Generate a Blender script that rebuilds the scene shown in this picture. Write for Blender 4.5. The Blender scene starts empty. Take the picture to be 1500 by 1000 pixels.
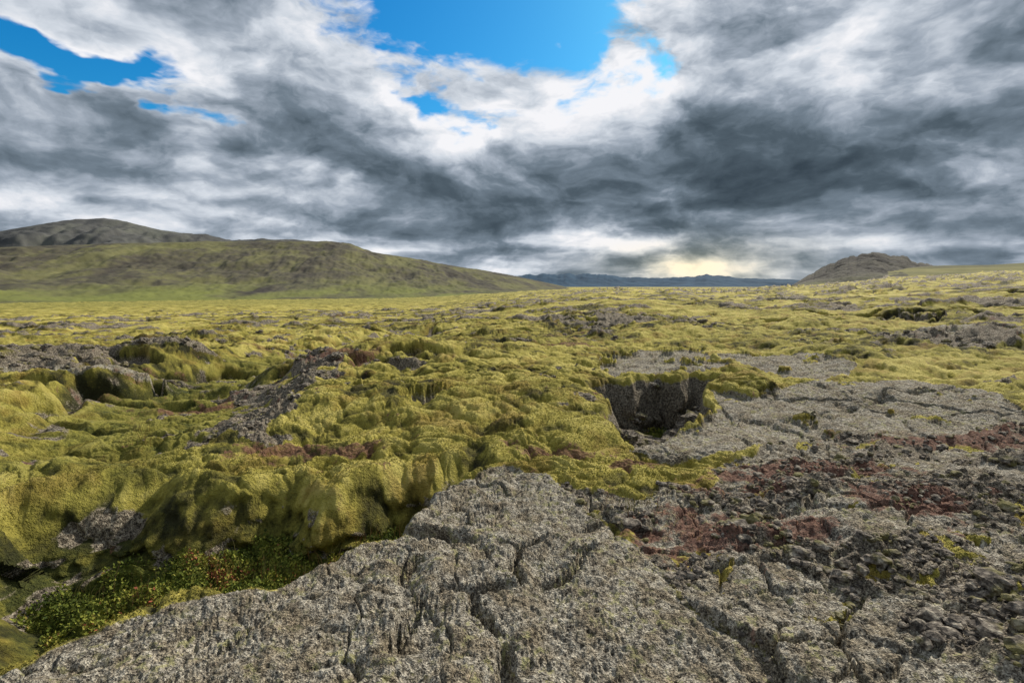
import bpy, bmesh, math, numpy as np
from mathutils import Vector
F=np.float32
rs=np.random.RandomState(7)
PERM=rs.permutation(256).astype(np.int32); PERM=np.concatenate([PERM,PERM,PERM])
ANG=rs.rand(256)*2*np.pi; GX=np.cos(ANG).astype(F); GY=np.sin(ANG).astype(F)
RX=rs.rand(256).astype(F); RY=rs.rand(256).astype(F); RI=rs.rand(256).astype(F)
def hsh(ix,iy,s): return PERM[PERM[(ix+s*17)&255]+((iy+s*31)&255)]
def pn(x,y,s=0):
    fx=np.floor(x); fy=np.floor(y); ix=fx.astype(np.int32); iy=fy.astype(np.int32)
    dx=(x-fx).astype(F); dy=(y-fy).astype(F)
    u=dx*dx*dx*(dx*(dx*6-15)+10); v=dy*dy*dy*(dy*(dy*6-15)+10)
    def g(i,j):
        h=hsh(ix+i,iy+j,s); return GX[h]*(dx-i)+GY[h]*(dy-j)
    a=g(0,0);b=g(1,0);c=g(0,1);d=g(1,1)
    return ((a+u*(b-a))*(1-v)+(c+u*(d-c))*v)*1.5
def fbm(x,y,o=4,gain=.5,s=0):
    r=0;a=1.0;t=0
    for i in range(o):
        r=r+a*pn(x*2.03**i+i*13.7,y*2.03**i-i*7.3,s+i); t+=a; a*=gain
    return r/t*1.5
def cell(x,y,s=0):
    fx=np.floor(x); fy=np.floor(y); ix=fx.astype(np.int32); iy=fy.astype(np.int32)
    f1=np.full(x.shape,9,F); f2=f1.copy(); idn=np.zeros(x.shape,F)
    for i in (-1,0,1):
        for j in (-1,0,1):
            h=hsh(ix+i,iy+j,s)
            d=np.hypot(fx+i+RX[h]-x,fy+j+RY[h]-y).astype(F)
            n=d<f1
            f2=np.where(n,f1,np.minimum(f2,d)); idn=np.where(n,RI[h],idn); f1=np.where(n,d,f1)
    return f1,f2,idn
def ss(a,b,x):
    t=np.clip((x-a)/(b-a),0,1); return t*t*(3-2*t)
def sdf(x,y,P):
    d=np.full(x.shape,1e9,F); ins=np.zeros(x.shape,bool); n=len(P)
    for i in range(n):
        ax,ay=P[i]; bx,by=P[(i+1)%n]; ex=bx-ax; ey=by-ay
        t=np.clip(((x-ax)*ex+(y-ay)*ey)/(ex*ex+ey*ey),0,1)
        d=np.minimum(d,np.hypot(x-ax-t*ex,y-ay-t*ey))
        c=((ay>y)!=(by>y))
        if ey!=0: ins^=c&(x<(ex)*(y-ay)/ey+ax)
    return np.where(ins,-d,d)
def sdl(x,y,P):
    d=np.full(x.shape,1e9,F)
    for i in range(len(P)-1):
        ax,ay=P[i]; bx,by=P[i+1]; ex=bx-ax; ey=by-ay
        t=np.clip(((x-ax)*ex+(y-ay)*ey)/(ex*ex+ey*ey),0,1)
        d=np.minimum(d,np.hypot(x-ax-t*ex,y-ay-t*ey))
    return d

SLABS=[
 [(-2.6,1.75),(-2.0,2.47),(-1.59,2.67),(-1.34,2.70),(-1.21,3.07),(-.75,3.33),(-.83,3.48),(-.62,4.09),(-.06,4.63),(.3,4.32),(.5,3.85),(.62,3.4),(1.0,2.9),(.95,2.4),(1.1,2.1),(1.3,1.5),(1.3,.3),(-3.2,.3),(-3.2,1.3)],
 [(2.2,12.8),(5.3,14.2),(4.4,11.0),(4.2,9.6),(3.6,9.2),(2.5,9.1),(1.6,9.4)],
 [(4.4,11.4),(6.6,12.0),(6.6,9.8),(5.4,8.7),(4.9,8.4),(4.7,10.2)],
 [(3.1,6.9),(4.9,8.4),(6.7,8.7),(6.9,7.0),(6.0,5.8),(4.25,5.4),(3.2,5.9)],
 [(1.2,5.15),(2.2,5.85),(2.75,6.7),(3.0,7.6),(3.5,7.2),(3.5,5.5),(1.7,4.85)],
 [(-3.1,7.4),(-2.4,8.7),(-1.9,8.8),(-2.5,7.6)],
 [(-1.5,6.6),(-.9,7.2),(-.5,7.1),(-1.0,6.5)],
 [(10,15),(14,17),(15,15),(12,14)],
 [(-11,10.5),(-9,11.5),(-7.9,11.4),(-9,10.4)],
 [(3.2,3.0),(4.6,4.0),(6.5,4.2),(6.5,2.6),(4,2.0)],
]
HOLLOW=[(-2.5,2.1),(-1.95,2.6),(-1.5,2.78),(-1.25,2.85),(-1.12,3.15),(-.7,3.4),(-.74,3.6),(-.55,4.15),(-.2,4.72),(-.12,4.95),(-.45,5.0),(-.8,4.7),(-1.1,4.7),(-1.5,4.35),(-2.0,4.55),(-2.5,4.3),(-3.1,4.5),(-3.9,3.9),(-3.9,3.3),(-3.5,2.8),(-3.0,2.35)]
PIT=[(1.15,5.45),(1.62,5.42),(2.05,5.75),(2.5,6.5),(2.75,7.4),(3.3,8.2),(3.85,8.9),(3.2,9.1),(2.9,8.7),(2.5,9.0),(2.0,8.6),(1.57,8.5),(.95,7.9),(1.25,6.93),(1.10,6.07)]
VALLEY=[(-5.0,7.0),(-6.0,8.6),(-7.3,12),(-6.8,15.5),(-5,19),(-4.5,24)]
RIDGE=[(-3.2,6.0),(-3.7,7.6),(-4.0,10.5),(-4.5,14),(-4.2,19),(-1.5,23)]
CLINK=[(.3,4.3),(1.04,3.95),(1.64,4.4),(2.05,5.0),(3.1,5.64),(4.25,5.6),(5.8,6.0),(9,6.6),(9,-1),(.5,-1),(.6,1.5),(.8,2.8),(.62,3.3),(.45,3.8)]
REDS=[(1.25,3.3,.42,.35),(2.6,4.35,.8,.35),(2.87,3.48,.35,.4),(5.0,5.4,1.4,.3),(.57,5.0,.5,.16),(1.15,4.65,.35,.16),(-2.4,5.2,.45,.22),(-5.2,5.6,.4,.2),(-5.8,9.4,.8,.5),(1.9,3.2,.35,.2),(2.0,14,1,.4),(-3.7,11,.9,.6),(-1.6,5.2,.3,.15),(1.8,3.9,.4,.25)]
CRACKS=[[(.05,3.15),(-.02,2.9),(.05,2.75),(.35,2.85),(.5,3.1)],[(-.75,3.33),(-.3,3.3),(.05,3.15),(.3,3.35),(.75,3.5)],[(.05,2.75),(-.2,2.6),(-.45,2.55),(-.55,2.2)],[(-.45,2.55),(-.62,2.75),(-.55,3.0)],[(-.2,2.6),(-.05,2.2),(.1,1.7)],[(-.62,2.75),(-1.1,2.6),(-1.4,2.2),(-1.5,1.6)],[(3.4,6.1),(4.0,6.4),(4.8,6.9),(5.6,7.4),(6.8,7.6)],[(4.8,6.9),(4.9,8.3)]]

def ground(x,y,disp=False):
    x=x.astype(F); y=y.astype(F)
    r=np.hypot(x,y)+1e-4; az=np.degrees(np.arctan2(x,y)); lr=np.log(r)
    wl=ss(14,-16,az); wr=ss(20,46,az)*ss(180,120,az)
    zl=np.interp(lr,np.log([1,9,20,60,200,800,2500,30000]),[0,0,-.35,-1.5,-4.7,-15,-20,-40])
    zr=np.interp(lr,np.log([1,10,30,80,200,600,3000,30000]),[0,0,.3,1.5,4.6,10,10,-30])
    zc=np.interp(lr,np.log([1,200,1000,5000,30000]),[0,0,-3,-10,-40])
    z=wl*zl+wr*zr+(1-wl)*(1-wr)*zc
    rk=np.zeros_like(x); ck=np.zeros_like(x); rd=np.zeros_like(x); lu=np.zeros_like(x); tone=np.zeros_like(x)
    z=z+fbm(x/5,y/4,3,s=3)*.32*ss(5,14,r)
    z=z+fbm(x/24,y/20,4,s=5)*.75*ss(15,60,r)*(1-.6*wl)+fbm(x/90,y/80,4,s=9)*1.6*ss(90,300,r)*(1-.85*wl)*ss(4000,1200,r)
    lava=ss(8,14,r)*(1-wl*ss(60,160,r))*ss(1500,600,r)
    on=fbm(x/8+3,y/3.4+9,5,.62,s=21)
    oa=.20-.07*ss(18,45,r)
    out=ss(0,.27,on-oa)*lava
    fis=1-np.abs(fbm(x/8,y/5,4,.55,s=31)); fis=ss(.90,.985,fis)*lava*ss(.0,.3,fbm(x/15,y/15,2,s=44)+.15)
    near=r<70
    xn=x[near]; yn=y[near]; rn=r[near]
    wx=xn+.20*fbm(xn*1.3,yn*1.3,3,.5,s=51); wy=yn+.20*fbm(xn*1.3,yn*1.3,3,.5,s=61)
    dh=sdf(wx*.7+xn*.3,wy*.7+yn*.3,HOLLOW)+.05*pn(xn*3,yn*3,92)
    wd=.36+.40*ss(-1.7,-3.0,xn)+.12*pn(xn*1.5,yn*1.5,93)
    h=ss(.12,-1,dh/wd)
    dp=sdf(wx*.6+xn*.4,wy*.6+yn*.4,PIT)+.05*pn(xn*2,yn*2,94); p=ss(.05,-.28,dp)
    dv=sdl(wx,wy,VALLEY)+.30*fbm(xn/1.5,yn/1.5,2,s=91)
    v=ss(2.6,.4,dv)
    rg=ss(.8,.0,sdl(wx,wy,RIDGE)+.7*fbm(xn*.9,yn*.7,4,.6,s=96))
    steep=np.clip(4*h*(1-h)+4*p*(1-p)+.35*4*v*(1-v),0,1)
    c0=cell(wx*.75+.4,wy*.8,41)[0]
    c1,_,i1=cell(wx*1.9,wy*2.2,3); c2,_,i2=cell(wx*5+.3*pn(wx*4,wy*4,2),wy*6.5,5); c3,_,i3=cell(wx*15,wy*18,8)
    fine=fbm(wx*28,wy*36,3,.6,s=71)
    ks=1-.88*steep
    m=.16*(1-c0*c0)*ss(3,6,rn)*(1-.6*steep)+.14*(1-c1*c1*1.2)*(1-.6*steep)+.068*(1-c2*c2*1.3)*ks+.024*(1-c3*c3*1.2)*ks+.010*fine*ks
    fade=ss(70,20,rn)
    zb=z[near]-.50*v-.56*h-1.0*p
    b1=cell(xn*2.6,zb*3.2+yn*1.2,71)[0]; b2=cell(xn*6.5,zb*8+yn*2.5,72)[0]; b3=cell(xn*15,zb*18+yn*6,74)[0]
    zn=z[near]+(m-.19)*fade
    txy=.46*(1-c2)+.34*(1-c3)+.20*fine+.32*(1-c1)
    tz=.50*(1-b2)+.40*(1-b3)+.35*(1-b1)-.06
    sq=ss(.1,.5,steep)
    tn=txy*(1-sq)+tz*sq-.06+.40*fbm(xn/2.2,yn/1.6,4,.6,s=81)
    def gau(cx,cy,sx,sy): return np.exp(-((xn-cx)/sx)**2-((yn-cy)/sy)**2)
    zn=zn+.20*gau(-.6,7.0,1.6,1.5)+.10*gau(.5,6.8,.6,1.0)+.16*gau(-2.9,6.5,1.3,.9)+.14*gau(3.8,8.0,.5,.5)+.22*gau(-.2,11.5,3,2)-.20*gau(-4.6,5.7,1.6,.7)+.2*gau(-3.2,12.5,1.3,3)-.20*gau(-1.7,5.7,.8,.35)-.14*gau(1.5,5.1,.8,.6)-.14*gau(-2.2,4.9,1.8,.5)-.10*gau(-3.6,2.6,.8,.7)
    zn=zn-.50*v
    wallv=ss(.1,.35,v)*ss(.98,.7,v)*ss(-.0,.35,fbm(xn/1.4,yn/1.0,4,.6,s=14)+.10*(xn+6.5))
    S=np.zeros_like(xn)
    for k,P in enumerate(SLABS):
        d=sdf(xn+.35*(wx-xn),yn+.35*(wy-yn),P)+((.02*fine+.12*fbm(xn*2,yn*2,3,s=15)*ss(.3,.8,xn)) if k==0 else .17*fbm(xn*1.8,yn*2.2,5,.65,s=15))
        S=np.maximum(S,ss(.05,-.05,d))
    S=S*(1-ss(.48,.62,fbm(xn*1.5,yn*2.4,4,.6,s=46))*ss(4.2,5.2,rn))
    pl1,pl2,pid=cell(wx*1.25+5,wy*1.25,12)
    crk=ss(.07,.0,pl2-pl1)
    dcr=np.full(xn.shape,9.,F)
    for c in CRACKS: dcr=np.minimum(dcr,sdl(xn+.6*(wx-xn)+.03*fine,yn+.6*(wy-yn),c))
    crk2=ss(.05,.0,dcr)*ss(-.5,-.1,fbm(xn*2.5,yn*2.5,2,s=99))
    farm=ss(4.5,6,rn)
    base=z[near]+.18*ss(.8,2.6,xn)*ss(5,3.5,yn)+.10*ss(3,6,xn)*ss(12,9,yn)
    pits=cell(wx*24,wy*24,19)[0]
    q1,q2,qid=cell(xn*4.2+.5*(wx-xn)*4,yn*4.2,47)
    rough=ss(.0,.45,fbm(xn*.9+2,yn*.9,3,s=48))
    zs=base+.02+.06*fbm(xn*1.1,yn*1.1,3,s=16)+.03*(pid-.5)*farm-.05*crk*farm-.09*crk2+.020*fbm(xn*9,yn*9,5,.62,s=17)-.012*ss(.4,.1,pits)+.07*ss(.35,0,dcr)*pn(xn*3,yn*3,7)-.03*rough*(1-farm)*ss(.09,0,q2-q1)+.03*(qid-.5)*rough*(1-farm)+.04*rough*pn(xn*6,yn*6,49)*(1-farm)
    dc=sdf(wx,wy,CLINK)+.15*fbm(xn*1.5,yn*1.5,3,s=18)
    C=ss(.08,-.1,dc)*(1-S)
    g1,g1b,gi1=cell(wx*9,wy*9,22); g2,_,gi2=cell(xn*22+.5*fine,yn*22,23)
    blot=ss(-.36,.12,fbm(xn*1.1,yn*1.5,4,.6,s=24))
    zk=base+(.065*gi1*(1-g1*g1*1.6)+.025*(1-g2*g2*1.5))*(1-.78*blot)+.08*fbm(xn*1.3,yn*1.3,3,s=25)+.024*fbm(xn*12,yn*12,5,.62,s=27)-.04*blot*ss(.10,0,q2-q1)*ss(-.2,.2,fbm(xn*2,yn*2,2,s=100))-.05*blot*ss(.05,0,pl2-pl1)+.03*(qid-.5)*blot
    zn=zn*(1-C)+zk*C
    zn=zn*(1-S)+zs*S
    zn=zn-.56*h-1.0*p
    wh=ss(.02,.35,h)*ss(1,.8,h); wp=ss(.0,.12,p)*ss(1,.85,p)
    zn=zn+.10*fbm(xn*3,yn*3,3,s=29)*h*h+.22*fbm(xn*1.6,yn*1.6,3,s=30)*p*p
    rkn=np.maximum(S,C*blot*.68)*(1-h)*(1-ss(.2,.7,p))
    wn=fbm(xn*2.2,zb*4+yn,4,.6,s=33)
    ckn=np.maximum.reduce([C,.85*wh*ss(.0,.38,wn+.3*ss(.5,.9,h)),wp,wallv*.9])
    rpat=np.maximum(ss(.50,.78,pn(xn/1.7+4,yn/1.1,34)*.6+.7*fbm(xn/.7,yn/.5,5,.65,s=35)+.18*ss(0,-4,xn))*ss(4.5,7,rn),ss(.30,.75,rg+.5*fbm(xn*2.5,yn*2.5,4,.65,s=97)))
    rpat=rpat*(1-S)*(1-C)
    zn=zn+rpat*(.09*fbm(xn*3.5,yn*3.5,5,.65,s=98))*ss(60,15,rn)
    ckn=np.maximum(ckn,rpat*.95)
    crv=ss(.08,.5,fbm(xn*1.6,yn*2.6,4,.6,s=36)+.2*(rn<7)*ss(-1,-2.2,xn))
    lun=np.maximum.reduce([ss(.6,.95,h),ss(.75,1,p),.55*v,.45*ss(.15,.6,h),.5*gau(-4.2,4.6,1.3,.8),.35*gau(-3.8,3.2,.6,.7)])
    rdn=np.zeros_like(xn); e=fbm(xn*3,yn*3.6,5,.7,s=37)
    for cx,cy,sx,sy in REDS:
        rdn=np.maximum(rdn,ss(.15,.85,.9*gau(cx,cy,sx*1.2,sy*1.2)+.75*e))
    rdn=np.maximum(rdn,ss(.30,.75,e+.35*C*fbm(xn,yn,2,s=38)-.02)*.8*(rn<20)*(1-ss(-2.4,-3.0,xn)*ss(5,4.4,yn)))
    mi=ss(.34,.56,fbm(xn*2.2+7,yn*2.2,5,.65,s=39))*C
    ckn=ckn*(1-mi); rdn=rdn*(1-.7*S)*(1-.8*ss(.85,1,p)); rkn=rkn*(1-mi*(1-S))
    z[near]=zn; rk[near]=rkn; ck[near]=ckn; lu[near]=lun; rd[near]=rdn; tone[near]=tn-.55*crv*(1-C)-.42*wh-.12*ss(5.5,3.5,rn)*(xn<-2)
    bl=ss(20,50,r); tone=tone*(1-bl)+(.56+.90*fbm(x/6,y/2.5,5,.65,s=82))*bl
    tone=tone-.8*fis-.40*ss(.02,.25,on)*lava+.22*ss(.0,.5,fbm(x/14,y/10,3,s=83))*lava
    zo=.16*out+.24*out*fbm(x*.9,y*.9,5,.65,s=41)*ss(500,100,r)
    z=z+zo*ss(0,50,r)**.2-.5*fis
    z=z+ss(.25,.55,on)*ss(50,150,r)*lava*1.4*np.abs(fbm(x/7,y/7,4,.6,s=45))
    ck=np.maximum(ck,np.maximum(out,fis*.9)*ss(-.45,.1,fbm(x*.5,y*.4,4,.65,s=42)))
    rk=np.maximum(rk,.45*out*ss(.15,.45,fbm(x*.25,y*.2,4,.6,s=43)))
    rd=np.maximum(rd,.6*ss(.10,.5,fbm(x/3,y/1.5,4,.65,s=84))*ss(.0,.18,on)*ss(.5,.3,on)*lava)
    lu=np.maximum(lu,.45*wl*ss(70,260,r))
    if disp:
        dX=np.zeros_like(x); dY=np.zeros_like(x)
        wq=np.clip(4*h*(1-h)+4*p*(1-p),0,1)
        q=(.18*(1-b1*b1*1.2)+.12*(1-b2*b2)+.045*(1-b3*b3)-.12)*wq
        dY[near]=-q*(1-S*.8)*np.where(yn>3.6,1,-.2)
        dX[near]=.12*fbm(yn*2.5,zb*4,3,.6,s=73)*4*p*(1-p)*(1-S*.5)
        return z,rk,ck,rd,lu,tone,dX,dY
    return z,rk,ck,rd,lu,tone

def mesh_np(name,V,Q,mat,smooth=True,attrs=None):
    me=bpy.data.meshes.new(name); k=Q.shape[1]
    me.vertices.add(len(V)); me.vertices.foreach_set('co',V.astype(F).ravel())
    me.loops.add(Q.size); me.loops.foreach_set('vertex_index',Q.astype(np.int32).ravel())
    me.polygons.add(len(Q)); me.polygons.foreach_set('loop_start',np.arange(0,Q.size,k,dtype=np.int32))
    try: me.polygons.foreach_set('loop_total',np.full(len(Q),k,np.int32))
    except Exception: pass
    me.polygons.foreach_set('use_smooth',np.full(len(Q),smooth,bool))
    if attrs:
        for n,a in attrs.items():
            at=me.attributes.new(n,'FLOAT','POINT'); at.data.foreach_set('value',a.astype(F).ravel())
    me.update(calc_edges=True)
    ob=bpy.data.objects.new(name,me); bpy.context.scene.collection.objects.link(ob)
    me.materials.append(mat); return ob
def grid_faces(nr,nc,wrap=False):
    i=np.arange(nr-1)[:,None]; j=np.arange(nc if wrap else nc-1)[None,:]; j2=(j+1)%nc
    a=i*nc+j; b=i*nc+j2; c=(i+1)*nc+j2; d=(i+1)*nc+j
    return np.stack([a,b,c,d],-1).reshape(-1,4)[:,::-1]

class NT:
    def __init__(s,nt): s.nt=nt; s.n=nt.nodes; s.l=nt.links
    def set(s,i,v):
        if isinstance(v,bpy.types.NodeSocket): s.l.new(v,i)
        elif v is not None:
            if hasattr(i.default_value,'__len__') and len(i.default_value)==4 and len(v)==3: v=(*v,1)
            i.default_value=v
    def m(s,op,a,b=None,c=None,clamp=False):
        n=s.n.new('ShaderNodeMath'); n.operation=op; n.use_clamp=clamp
        for i,v in enumerate((a,b,c)):
            if v is not None: s.set(n.inputs[i],v)
        return n.outputs[0]
    def vm(s,op,a,b=None):
        n=s.n.new('ShaderNodeVectorMath'); n.operation=op; s.set(n.inputs[0],a)
        if op=='SCALE': s.set(n.inputs[3],b)
        elif b is not None: s.set(n.inputs[1],b)
        return n.outputs[0]
    def noise(s,v,sc,det=4,ro=.5,dist=0,out=0):
        n=s.n.new('ShaderNodeTexNoise'); s.set(n.inputs['Vector'],v); n.inputs['Scale'].default_value=sc
        n.inputs['Detail'].default_value=det; n.inputs['Roughness'].default_value=ro; n.inputs['Distortion'].default_value=dist
        return n.outputs[out]
    def ramp(s,f,pts):
        n=s.n.new('ShaderNodeValToRGB'); s.set(n.inputs[0],f); e=n.color_ramp.elements
        while len(e)<len(pts): e.new(.5)
        for k,(p,c) in enumerate(pts): e[k].position=p; e[k].color=(*c,1)
        return n.outputs[0]
    def mix(s,f,a,b,bt='MIX'):
        n=s.n.new('ShaderNodeMix'); n.data_type='RGBA'; n.blend_type=bt
        s.set(n.inputs[0],f); s.set(n.inputs[6],a); s.set(n.inputs[7],b); return n.outputs[2]
    def rng(s,v,a,b,c=0,d=1):
        n=s.n.new('ShaderNodeMapRange'); n.interpolation_type='SMOOTHSTEP'
        for i,q in enumerate((v,a,b,c,d)): s.set(n.inputs[i],q)
        return n.outputs[0]
    def attr(s,name):
        n=s.n.new('ShaderNodeAttribute'); n.attribute_name=name; return n.outputs['Fac']
    def xyz(s,x,y,z):
        n=s.n.new('ShaderNodeCombineXYZ')
        for i,q in enumerate((x,y,z)): s.set(n.inputs[i],q)
        return n.outputs[0]
def newmat(name,rough=.9):
    m=bpy.data.materials.new(name); m.use_nodes=True; t=NT(m.node_tree); b=m.node_tree.nodes['Principled BSDF']
    b.inputs['Roughness'].default_value=rough; b.inputs['Specular IOR Level'].default_value=.2
    return m,t,b
def coord(t): return t.n.new('ShaderNodeTexCoord').outputs['Object']
def bump(t,b,h,dist,strg=1):
    n=t.n.new('ShaderNodeBump'); t.set(n.inputs['Height'],h); n.inputs['Distance'].default_value=dist; n.inputs['Strength'].default_value=strg
    t.l.new(n.outputs[0],b.inputs['Normal'])

gm,t,b=newmat('lava_field_ground')
co=coord(t)
nA=t.noise(co,32,4,.65); nB=t.noise(co,6,4,.6); nC=t.noise(co,110,1,.6); nD=t.noise(co,.6,4,.6)
nAB=t.m('MULTIPLY',t.m('ADD',nA,nB),.5)
def msk(name,w=.6,a=.35,c=.65):
    return t.rng(t.m('ADD',t.attr(name),t.m('MULTIPLY',t.m('SUBTRACT',nAB,.5),w*2)),a,c)
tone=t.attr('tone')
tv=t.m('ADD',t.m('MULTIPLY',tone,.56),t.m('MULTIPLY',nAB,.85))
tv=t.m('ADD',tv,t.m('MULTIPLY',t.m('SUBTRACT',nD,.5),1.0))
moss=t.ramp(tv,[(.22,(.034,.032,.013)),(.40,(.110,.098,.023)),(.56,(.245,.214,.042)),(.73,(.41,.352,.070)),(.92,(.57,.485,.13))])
moss=t.mix(t.rng(t.noise(co,1.7,4,.6),.48,.64,0,.65),moss,t.mix(1,moss,(.66,.51,.52),'MULTIPLY'))
lush=t.ramp(t.m('ADD',t.m('MULTIPLY',nA,.7),t.m('MULTIPLY',nB,.4)),[(.3,(.018,.028,.007)),(.55,(.10,.12,.020)),(.75,(.26,.26,.045))])
rock=t.ramp(t.m('ADD',t.m('MULTIPLY',nA,.55),t.m('MULTIPLY',nC,.5)),[(.38,(.03,.026,.021)),(.47,(.16,.14,.11)),(.55,(.36,.325,.258)),(.66,(.72,.66,.53))])
rock=t.mix(t.rng(nB,.42,.62,0,.7),rock,t.mix(1,rock,(.60,.52,.40),'MULTIPLY'))
rock=t.mix(t.rng(t.noise(co,15,5,.7),.53,.61,0,.7),rock,t.mix(t.rng(t.noise(co,2.5,2,.5),.42,.62),(.40,.38,.17),(.11,.095,.075)))
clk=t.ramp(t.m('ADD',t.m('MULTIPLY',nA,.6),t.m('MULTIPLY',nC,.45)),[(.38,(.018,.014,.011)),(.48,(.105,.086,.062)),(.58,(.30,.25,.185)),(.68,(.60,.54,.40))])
red=t.ramp(nA,[(.3,(.04,.020,.014)),(.5,(.165,.072,.050)),(.7,(.33,.18,.12))])
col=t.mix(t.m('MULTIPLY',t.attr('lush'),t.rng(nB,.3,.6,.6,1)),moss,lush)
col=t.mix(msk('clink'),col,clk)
col=t.mix(msk('rock',.6),col,rock)
col=t.mix(t.m('MULTIPLY',msk('red',1.5,.33,.92),.85),col,red)
t.l.new(col,b.inputs['Base Color'])
bump(t,b,t.m('ADD',t.m('ADD',nA,t.m('MULTIPLY',nC,.35)),t.m('MULTIPLY',nB,1.2)),.045,1)

azd=np.radians(np.concatenate([np.linspace(-51,51,1250),np.linspace(54,306,80)]))
q=[.05,.4,.8,1.2,1.5,1.65]
while q[-1]<30000:
    a=q[-1]
    if 4.2<a<5.4: k=1.0022
    elif 8.0<a<9.7: k=1.0018
    elif a<62: k=1.0049
    elif a<500: k=1.011
    else: k=1.06
    q.append(a*k)
rad=np.array(q)
Rg,Ag=np.meshgrid(rad,azd,indexing='ij')
X=(Rg*np.sin(Ag)).ravel(); Y=(Rg*np.cos(Ag)).ravel()
z,rk,ck,rd,lu,tone_,dX,dY=ground(X,Y,True)
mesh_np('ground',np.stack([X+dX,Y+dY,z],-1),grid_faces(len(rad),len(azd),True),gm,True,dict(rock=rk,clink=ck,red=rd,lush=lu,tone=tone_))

def hill(name,prof,Rf,Rr,Rb,z0,mat,a0,a1,na,nr,rough,gul,crag=0):
    P=np.array(prof); az=np.linspace(a0,a1,na); te=np.interp(az,P[:,0],P[:,1])
    if crag: te=te+crag*ss(.005,.03,te)*fbm(az*.9,az*0,5,.6,s=11)
    rr=np.concatenate([np.linspace(Rf,Rr,nr),np.linspace(Rr,Rb,12)[1:]])
    R,A=np.meshgrid(rr,az,indexing='ij'); T=np.tile(te,(len(rr),1))
    x=R*np.sin(np.radians(A)); y=R*np.cos(np.radians(A))
    zt=1.7+T*Rr; tt=np.clip((R-Rf)/(Rr-Rf),0,1)
    back=np.clip((R-Rr)/(Rb-Rr),0,1)
    sh=.55*tt+.45*ss(.25,.95,tt)
    zz=z0+(zt-z0)*sh*(1-back**1.5)
    hgt=np.clip((zt-z0)/60,0,1.5)
    zz=zz+rough*hgt*fbm(x/(Rr*.09),y/(Rr*.09),5,.55,s=4)*tt**.5*(1-tt**6)
    gn=fbm(x/(Rr*.035)+.6*y/(Rr*.09),y/(Rr*.16),4,.6,s=6)
    zz=zz-gul*hgt*np.abs(gn)*np.sin(np.pi*np.clip(tt,0,1))**.8
    zz=zz+rough*.10*fbm(x/(Rr*.012),y/(Rr*.012),4,.6,s=8)*hgt*(1-.7*tt**6)
    return mesh_np(name,np.stack([x.ravel(),y.ravel(),zz.ravel()],-1),grid_faces(len(rr),na),mat,True,dict(hh=tt.ravel(),gg=gn.ravel()))
def hmat(name,sc,c,low,bscale,lo=(.45,.12)):
    m,t,b=newmat(name,1); co=coord(t)
    n=t.noise(t.vm('MULTIPLY',co,(1,.5,.2)),sc,6,.6,.3); n2=t.noise(co,sc*7,4,.7)
    v=t.m('ADD',t.m('ADD',t.m('MULTIPLY',n,.7),t.m('MULTIPLY',n2,.35)),t.m('MULTIPLY',t.attr('gg'),.12))
    cc=t.ramp(v,c)
    cc=t.mix(t.m('MULTIPLY',t.rng(t.attr('hh'),lo[0],lo[1]),t.rng(n,.38,.58)),cc,low)
    t.l.new(cc,b.inputs['Base Color']); bump(t,b,v,bscale,.6); return m
far=hmat('far_mountain_slopes',.0028,[(.35,(.055,.058,.060)),(.5,(.095,.095,.090)),(.65,(.13,.133,.11))],(.105,.11,.08),12)  # slope greys have a slight distance haze mixed into the base colour
frn=hmat('hillside_grass',.006,[(.40,(.055,.048,.040)),(.50,(.10,.090,.060)),(.58,(.145,.138,.062)),(.70,(.17,.165,.068))],(.18,.195,.05),4,(.40,.1))
crg=hmat('crag_slopes',.022,[(.38,(.035,.032,.030)),(.5,(.075,.068,.057)),(.65,(.14,.13,.095))],(.13,.13,.055),6)
grn=hmat('ridge_grass',.01,[(.38,(.08,.075,.035)),(.5,(.15,.145,.05)),(.65,(.22,.20,.07))],(.21,.21,.06),3)
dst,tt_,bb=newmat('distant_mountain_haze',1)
tt_.l.new(tt_.ramp(tt_.noise(coord(tt_),.0008,5,.6),[(.4,(.020,.056,.10)),(.6,(.036,.084,.14))]),bb.inputs['Base Color'])  # blue distance haze is painted into the mountains' base colour
hill('mountain',[(-80,.03),(-60,.055),(-50,.062),(-44.4,.0747),(-42,.0874),(-39.9,.0972),(-38.1,.1007),(-36.4,.0979),(-34.2,.0889),(-31,.0819),(-28.3,.0764),(-25.8,.0792),(-22.8,.0814),(-19.5,.078),(-15,.05),(-8,0)],2400,4000,5200,-20,far,-80,-8,500,110,50,20)
hill('hillside',[(-85,.03),(-60,.045),(-44.6,.0526),(-40.5,.0592),(-35.9,.0663),(-30.6,.0714),(-24.7,.0778),(-18.9,.0798),(-17.2,.0756),(-15.1,.0625),(-11.2,.0515),(-7.5,.041),(-3.8,.0308),(0,.0195),(2.8,.010),(5.7,-.001),(9,-.02)],620,1500,2100,-14,frn,-85,9,900,160,10,5)
hill('rocky_hill',[(28,-.004),(28.7,.003),(29.9,.0177),(31.1,.032),(31.8,.037),(32.6,.0445),(33.9,.0487),(35.4,.0496),(36.9,.0456),(38.1,.0346),(40,.028),(43,.02),(46,.0),(50,-.02)],350,800,1100,2,crg,27.5,50,420,130,10,10,.005)
hill('grassy_ridge',[(31,-.004),(34,.016),(36,.024),(38.1,.0285),(39.9,.0300),(42.7,.0294),(44.6,.0312),(60,.045),(80,.03)],330,650,1000,2,grn,30,80,400,80,6,4)
hill('distant_mountains',[(-20,.01),(0,.018),(3,.0225),(8,.0225),(10.5,.0205),(12.5,.016),(16,.0145),(18,.0155),(20.5,.0195),(22,.0185),(24,.013),(27.5,.011),(30,.008),(50,.01)],11000,15000,18000,-30,dst,-20,50,500,30,60,40,.005)

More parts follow.
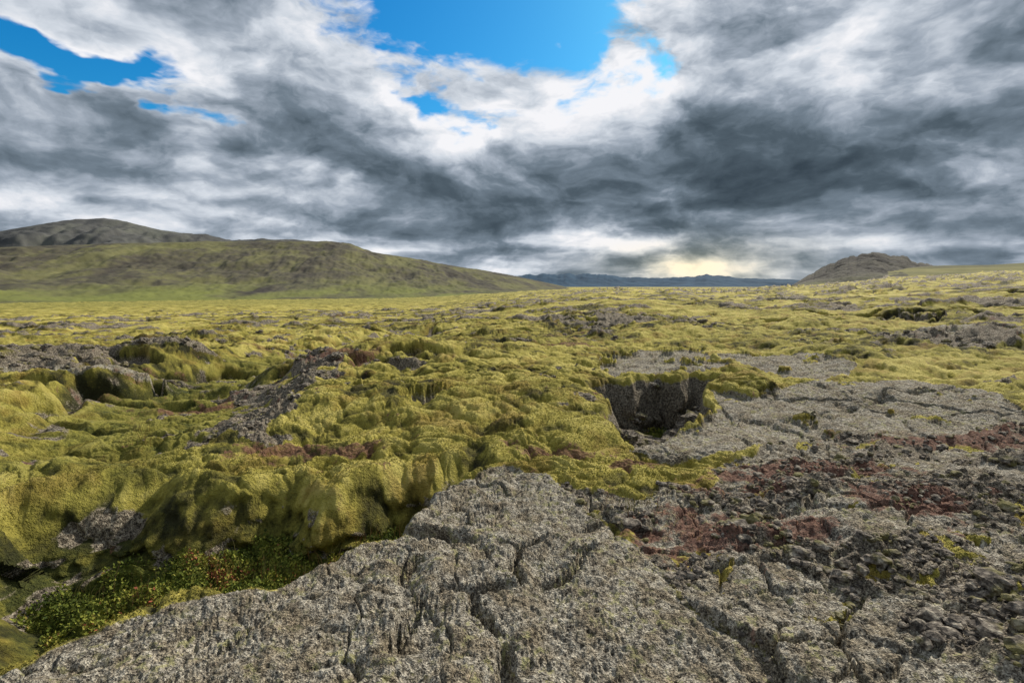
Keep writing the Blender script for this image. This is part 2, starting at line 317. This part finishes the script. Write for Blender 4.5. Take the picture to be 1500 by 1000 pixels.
def ico(sub):
    bm=bmesh.new(); bmesh.ops.create_icosphere(bm,subdivisions=sub,radius=1)
    v=np.array([p.co[:] for p in bm.verts]); f=np.array([[q.index for q in p.verts] for p in bm.faces]); bm.free(); return v,f
def rocks(name,pts,size,mat,sub,sink=.25,sq=.7):
    V,Fc=ico(sub); n=len(pts); zz=ground(pts[:,0],pts[:,1])[0]
    off=rs.rand(n,3)*50
    sc=size[:,None]*np.stack([rs.uniform(.7,1.3,n),rs.uniform(.7,1.3,n),rs.uniform(.5,1,n)*sq],-1)
    a=rs.rand(n)*6.28; ca,sa=np.cos(a)[:,None],np.sin(a)[:,None]
    P=V[None]+0*off[:,None]
    d=1+.38*fbm(P[...,0]*1.1+off[:,None,0]+P[...,2],P[...,1]*1.1+off[:,None,1]-P[...,2]*.7,3,.6,s=2)+.18*rs.randn(n,len(V))*.5
    P=P*d[...,None]*sc[:,None]
    x=P[...,0]*ca-P[...,1]*sa+pts[:,0:1]; y=P[...,0]*sa+P[...,1]*ca+pts[:,1:2]; zq=P[...,2]+zz[:,None]+(size*sink)[:,None]
    Fa=(Fc[None]+(np.arange(n)*len(V))[:,None,None]).reshape(-1,3)
    return mesh_np(name,np.stack([x.ravel(),y.ravel(),zq.ravel()],-1),Fa,mat,False)
rm,t,b=newmat('lava_rock'); co=coord(t); n1=t.noise(co,30,5,.65); n2=t.noise(co,4,3,.6)
c=t.ramp(n1,[(.35,(.03,.026,.022)),(.48,(.12,.10,.08)),(.58,(.28,.24,.19)),(.70,(.54,.49,.38))])
c=t.mix(t.rng(n2,.5,.62,0,.6),c,(.20,.18,.045)); t.l.new(c,b.inputs['Base Color']); bump(t,b,n1,.02)
def sample(n,f,xr,yr):
    o=[]
    while sum(map(len,o))<n:
        p=np.stack([rs.uniform(*xr,20000),rs.uniform(*yr,20000)],-1); o.append(p[f(p)])
    return np.concatenate(o)[:n]
def fcl(p):
    g=ground(p[:,0],p[:,1]); r=np.hypot(p[:,0],p[:,1]); return (g[2]>.5)&(g[1]<.5)&(rs.rand(len(p))<np.clip(4/(r*r),0,1))&(r>1.5)&(np.abs(p[:,0])<p[:,1]*1.3+.5)
p=sample(4000,fcl,(.2,8),(1,6.5)); rocks('gravel',p,np.clip(np.exp(rs.randn(4000)*.55-4.3),.005,.06),rm,2,.1,.8)
def fmid(p):
    g=ground(p[:,0],p[:,1]); return (g[2]>.6)&(p[:,1]>4.0)&~((p[:,0]>.3)&(p[:,1]<5.7))
p=sample(1200,fmid,(-14,12),(4,22)); rocks('lava_rubble',p,np.clip(np.exp(rs.randn(1200)*.55-2.95),.02,.16),rm,3,-.05,.7)
pp=np.array([[1.6,7.9],[1.9,8.0],[2.2,8.2],[2.7,8.2],[2.0,7.8],[2.5,8.0],[3.1,8.4],[2.4,7.1],[2.65,7.8],[1.4,7.3],[1.45,7.8],[1.75,7.8],[2.9,8.2],[2.3,8.0],[3.3,8.5],[2.8,8.3],[2.1,8.1]]); rocks('rubble_blocks',pp,rs.uniform(.12,.30,len(pp)),rm,3,.35,.85)

def leaves(name,n,f,xr,yr,mat,size,up,hgt):
    p=sample(n,f,xr,yr); zz=ground(p[:,0],p[:,1])[0]
    c=np.stack([p[:,0],p[:,1],zz+rs.rand(n)**1.5*hgt],-1)
    d=rs.randn(n,3); d[:,2]=np.abs(d[:,2])*up+.2; d/=np.linalg.norm(d,axis=1)[:,None]
    s=np.cross(d,rs.randn(n,3)); s/=np.linalg.norm(s,axis=1)[:,None]
    L=(size*rs.uniform(.5,1.4,n))[:,None]; W=L*.3
    V=np.stack([c,c+d*L*.5+s*W,c+d*L,c+d*L*.5-s*W],1).reshape(-1,3)
    cl=.5+.6*fbm(p[:,0]*2.5,p[:,1]*2.5,3,.6,s=95)+.18*rs.randn(n)
    return mesh_np(name,V,np.arange(4*n).reshape(-1,4),mat,False,dict(v=np.repeat(np.clip(cl,0,1),4)))
def lmat(name,cs):
    m,t,b=newmat(name,.9); t.l.new(t.ramp(t.attr('v'),cs),b.inputs['Base Color']); return m
def flush(p):
    g=ground(p[:,0],p[:,1]); return (g[4]>.75)&(p[:,1]<10.5)
lm=lmat('leaves_green',[(0,(.04,.06,.012)),(.4,(.12,.15,.022)),(.75,(.27,.27,.045)),(.9,(.32,.27,.06)),(1,(.30,.09,.05))])
leaves('low_plants',26000,flush,(-4.2,-.0),(2.0,5.2),lm,.024,.8,.05)
leaves('low_plants',6000,flush,(1,3.6),(5.2,9.6),lm,.04,.8,.08)
mm=lmat('moss_fronds',[(0,(.11,.098,.022)),(.5,(.235,.205,.040)),(1,(.39,.335,.07))])
def fm(p):
    g=ground(p[:,0],p[:,1]); r=np.hypot(p[:,0],p[:,1]); return (g[1]<.3)&(g[2]<.35)&(g[3]<.35)&(g[4]<.4)&(g[5]>.25)&(r>2.2)&(np.abs(p[:,0])<p[:,1]*1.15+.3)&(rs.rand(len(p))<np.clip(14/(r*r),0,1))
leaves('moss_tufts',80000,fm,(-8,8),(2,8.5),mm,.011,.7,.0)
gr=lmat('grass_dry',[(0,(.2,.19,.05)),(.6,(.36,.30,.12)),(1,(.30,.09,.05))])
def blades(name,centres,n,mat,h):
    V=[];v=[]
    for cx,cy in centres:
        x=cx+rs.randn(n)*.07; y=cy+rs.randn(n)*.07; zz=ground(x,y)[0]
        for i in range(n):
            hh=h*rs.uniform(.5,1.3); lx,ly=rs.randn(2)*.3*hh; w=.0018
            b0=np.array([x[i],y[i],zz[i]-.01]); m0=b0+[lx*.35,ly*.35,hh*.6]; t0=b0+[lx,ly,hh]
            V+= [b0-[w,0,0],b0+[w,0,0],m0+[w,0,0],m0-[w,0,0], m0-[w,0,0],m0+[w,0,0],t0+[.0004,0,0],t0-[.0004,0,0]]; v+=[rs.rand()]*8
    V=np.array(V); return mesh_np(name,V,np.arange(len(V)).reshape(-1,4),mat,False,dict(v=np.array(v)))
blades('grass_tufts',[(-1.2,4.1),(-1.0,4.3),(-1.5,3.9),(-1.9,3.7),(-2.3,3.8),(-.8,4.2),(-2.7,3.4),(-1.5,3.4),(-3.1,3.5),(-4.9,6.6),(-5.2,7.0),(2.0,7.0),(2.3,7.5),(.9,3.7),(-4.4,5.2)],24,gr,.15)

# ---------------- world
SAZ,SEL=math.radians(42),math.radians(36)
w=bpy.data.worlds.new('World'); bpy.context.scene.world=w; w.use_nodes=True
try: w.cycles.sampling_method='MANUAL'; w.cycles.sample_map_resolution=256
except Exception: pass
t=NT(w.node_tree); t.n.clear()
D=t.vm('NORMALIZE',t.n.new('ShaderNodeTexCoord').outputs['Generated'])
sp=t.n.new('ShaderNodeSeparateXYZ'); t.l.new(D,sp.inputs[0]); dx,dy,dz=sp.outputs
az=t.m('MULTIPLY',t.m('ARCTAN2',dx,dy),57.2958); el=t.m('MULTIPLY',t.m('ARCSINE',dz),57.2958)
zc=t.m('ADD',t.m('MAXIMUM',dz,0),.16)
P=t.xyz(t.m('DIVIDE',dx,zc),t.m('DIVIDE',dy,zc),0)
DV=t.vm('MULTIPLY',D,(1,1,2.0))
wcol=t.noise(DV,3.2,5,.55,out=1)
wc=t.vm('SUBTRACT',wcol,(.5,.5,.5))
P=t.vm('ADD',P,t.vm('SCALE',wc,.9))
n1=t.noise(P,1.05,7,.51)
DW=t.vm('ADD',DV,t.vm('SCALE',wc,.25))
nb=t.noise(DW,3.7,9,.54); nb2=t.noise(t.vm('ADD',DW,(.013,.0,.045)),3.7,9,.54)
nf=t.noise(P,3.6,6,.54)
sw=t.n.new('ShaderNodeSeparateXYZ'); t.l.new(wcol,sw.inputs[0])
azw=t.m('ADD',az,t.m('MULTIPLY',t.m('SUBTRACT',sw.outputs[0],.5),20)); elw=t.m('ADD',el,t.m('MULTIPLY',t.m('MULTIPLY',t.m('SUBTRACT',sw.outputs[1],.5),12),t.rng(el,0,14,.12,1)))
def blob(a0,e0,sa,se,amp,rot=0):
    a=t.m('SUBTRACT',azw,a0); e=t.m('SUBTRACT',elw,e0)
    if rot:
        c,s_=math.cos(math.radians(rot)),math.sin(math.radians(rot))
        a,e=t.m('ADD',t.m('MULTIPLY',a,c),t.m('MULTIPLY',e,s_)),t.m('SUBTRACT',t.m('MULTIPLY',e,c),t.m('MULTIPLY',a,s_))
    a=t.m('DIVIDE',a,sa); e=t.m('DIVIDE',e,se)
    q=t.m('ADD',t.m('MULTIPLY',a,a),t.m('MULTIPLY',e,e))
    return t.m('MULTIPLY',t.m('EXPONENT',t.m('MULTIPLY',q,-1)),amp)
def tot(L):
    r=None
    for q in L:
        o=blob(*q); r=o if r is None else t.m('ADD',r,o)
    return r
BR=tot([(-3,17,15,3,.22),(9,19.5,5,2.6,.20),(35,23,7,3.2,.22),(19,23,4,3,.06),(31,11,21,5.2,-.31),(18,16,5,3.5,-.18),(15,8,12,2.4,-.14),(-7,8.5,9,2.5,-.24),(8,12.3,9,2.0,-.10),
 (-25,21,9,3.5,-.10,-30),(-16,13.5,9,2.5,-.08,-30),(-43,14,8,3,.14),(-40,9.8,12,1.6,-.20,-8),(-36,6.0,16,1.6,.28),(-24,12,8,1.5,.16,-20),(11,4.9,8,.75,.54),(-14,4.2,9,.8,.22),(20,1.9,8,1.0,.50),(38,3.8,9,.7,.22),(0,2.4,12,1.2,.05),(33,2.0,11,1.1,.22),(0,75,90,40,.25)])
HO=tot([(-2.5,28.5,14,8.5,1.50),(-37,17.2,6.5,1.7,.95,-10),(-46,19.8,6,1.6,.6,-10)])
dn=t.m('SUBTRACT',n1,.5); db=t.m('SUBTRACT',nb,.5); df=t.m('SUBTRACT',nf,.5)
B=t.m('ADD',t.m('ADD',BR,.51),t.m('MULTIPLY',dn,-.70))
B=t.m('ADD',B,t.m('MULTIPLY',t.m('SUBTRACT',nb2,nb),-2.2))
B=t.m('ADD',B,t.m('MULTIPLY',db,-.35))
B=t.m('ADD',B,t.m('MULTIPLY',df,-.24))
cv=t.m('SUBTRACT',t.m('ADD',.52,t.m('ADD',t.m('MULTIPLY',dn,1.0),t.m('ADD',t.m('MULTIPLY',db,1.6),t.m('MULTIPLY',df,.6)))),HO)
cover=t.rng(cv,-.08,.14)
B=t.m('ADD',B,t.rng(cv,.5,.05,0,.20))
B=t.m('MULTIPLY',t.m('ADD',B,.15),.87)
cc=t.ramp(B,[(0,(.026,.042,.058)),(.13,(.045,.066,.087)),(.32,(.082,.114,.144)),(.50,(.170,.218,.27)),(.65,(.35,.405,.48)),(.81,(.64,.69,.76)),(.97,(.92,.92,.95))])
cc=t.mix(blob(20,2.2,10,2.4,.8),cc,t.mix(1,cc,(1.30,1.08,.66),'MULTIPLY'))
cc=t.mix(t.rng(el,-1,-6),cc,(.12,.12,.08))
sk=t.n.new('ShaderNodeTexSky'); sk.sky_type='NISHITA'; sk.sun_disc=False; sk.sun_elevation=SEL; sk.sun_rotation=SAZ
hs=t.n.new('ShaderNodeHueSaturation'); hs.inputs['Saturation'].default_value=1.6; t.l.new(sk.outputs[0],hs.inputs['Color'])
b1=t.n.new('ShaderNodeBackground'); b1.inputs[1].default_value=.13; t.l.new(t.mix(1,hs.outputs[0],(.33,1.0,1.08),'MULTIPLY'),b1.inputs[0])
b2=t.n.new('ShaderNodeBackground'); b2.inputs[1].default_value=1; t.l.new(cc,b2.inputs[0])
mx=t.n.new('ShaderNodeMixShader'); t.l.new(cover,mx.inputs[0]); t.l.new(b1.outputs[0],mx.inputs[1]); t.l.new(b2.outputs[0],mx.inputs[2])
o=t.n.new('ShaderNodeOutputWorld'); t.l.new(mx.outputs[0],o.inputs[0])
sl=bpy.data.lights.new('sun','SUN'); sl.energy=4.6; sl.angle=math.radians(3); sl.color=(1,.93,.81)
so=bpy.data.objects.new('sun',sl); bpy.context.scene.collection.objects.link(so)
so.rotation_euler=Vector((math.sin(SAZ)*math.cos(SEL),math.cos(SAZ)*math.cos(SEL),math.sin(SEL))).to_track_quat('Z','Y').to_euler()
cam=bpy.data.cameras.new('camera'); cam.lens=18; cam.sensor_width=36; cam.clip_end=60000; cam.clip_start=.05
cob=bpy.data.objects.new('camera',cam); bpy.context.scene.collection.objects.link(cob)
cob.location=(0,0,1.7); cob.rotation_euler=(math.radians(83.8),0,0); bpy.context.scene.camera=cob
sc=bpy.context.scene; sc.view_settings.view_transform='Standard'; sc.view_settings.look='None'; sc.view_settings.exposure=0
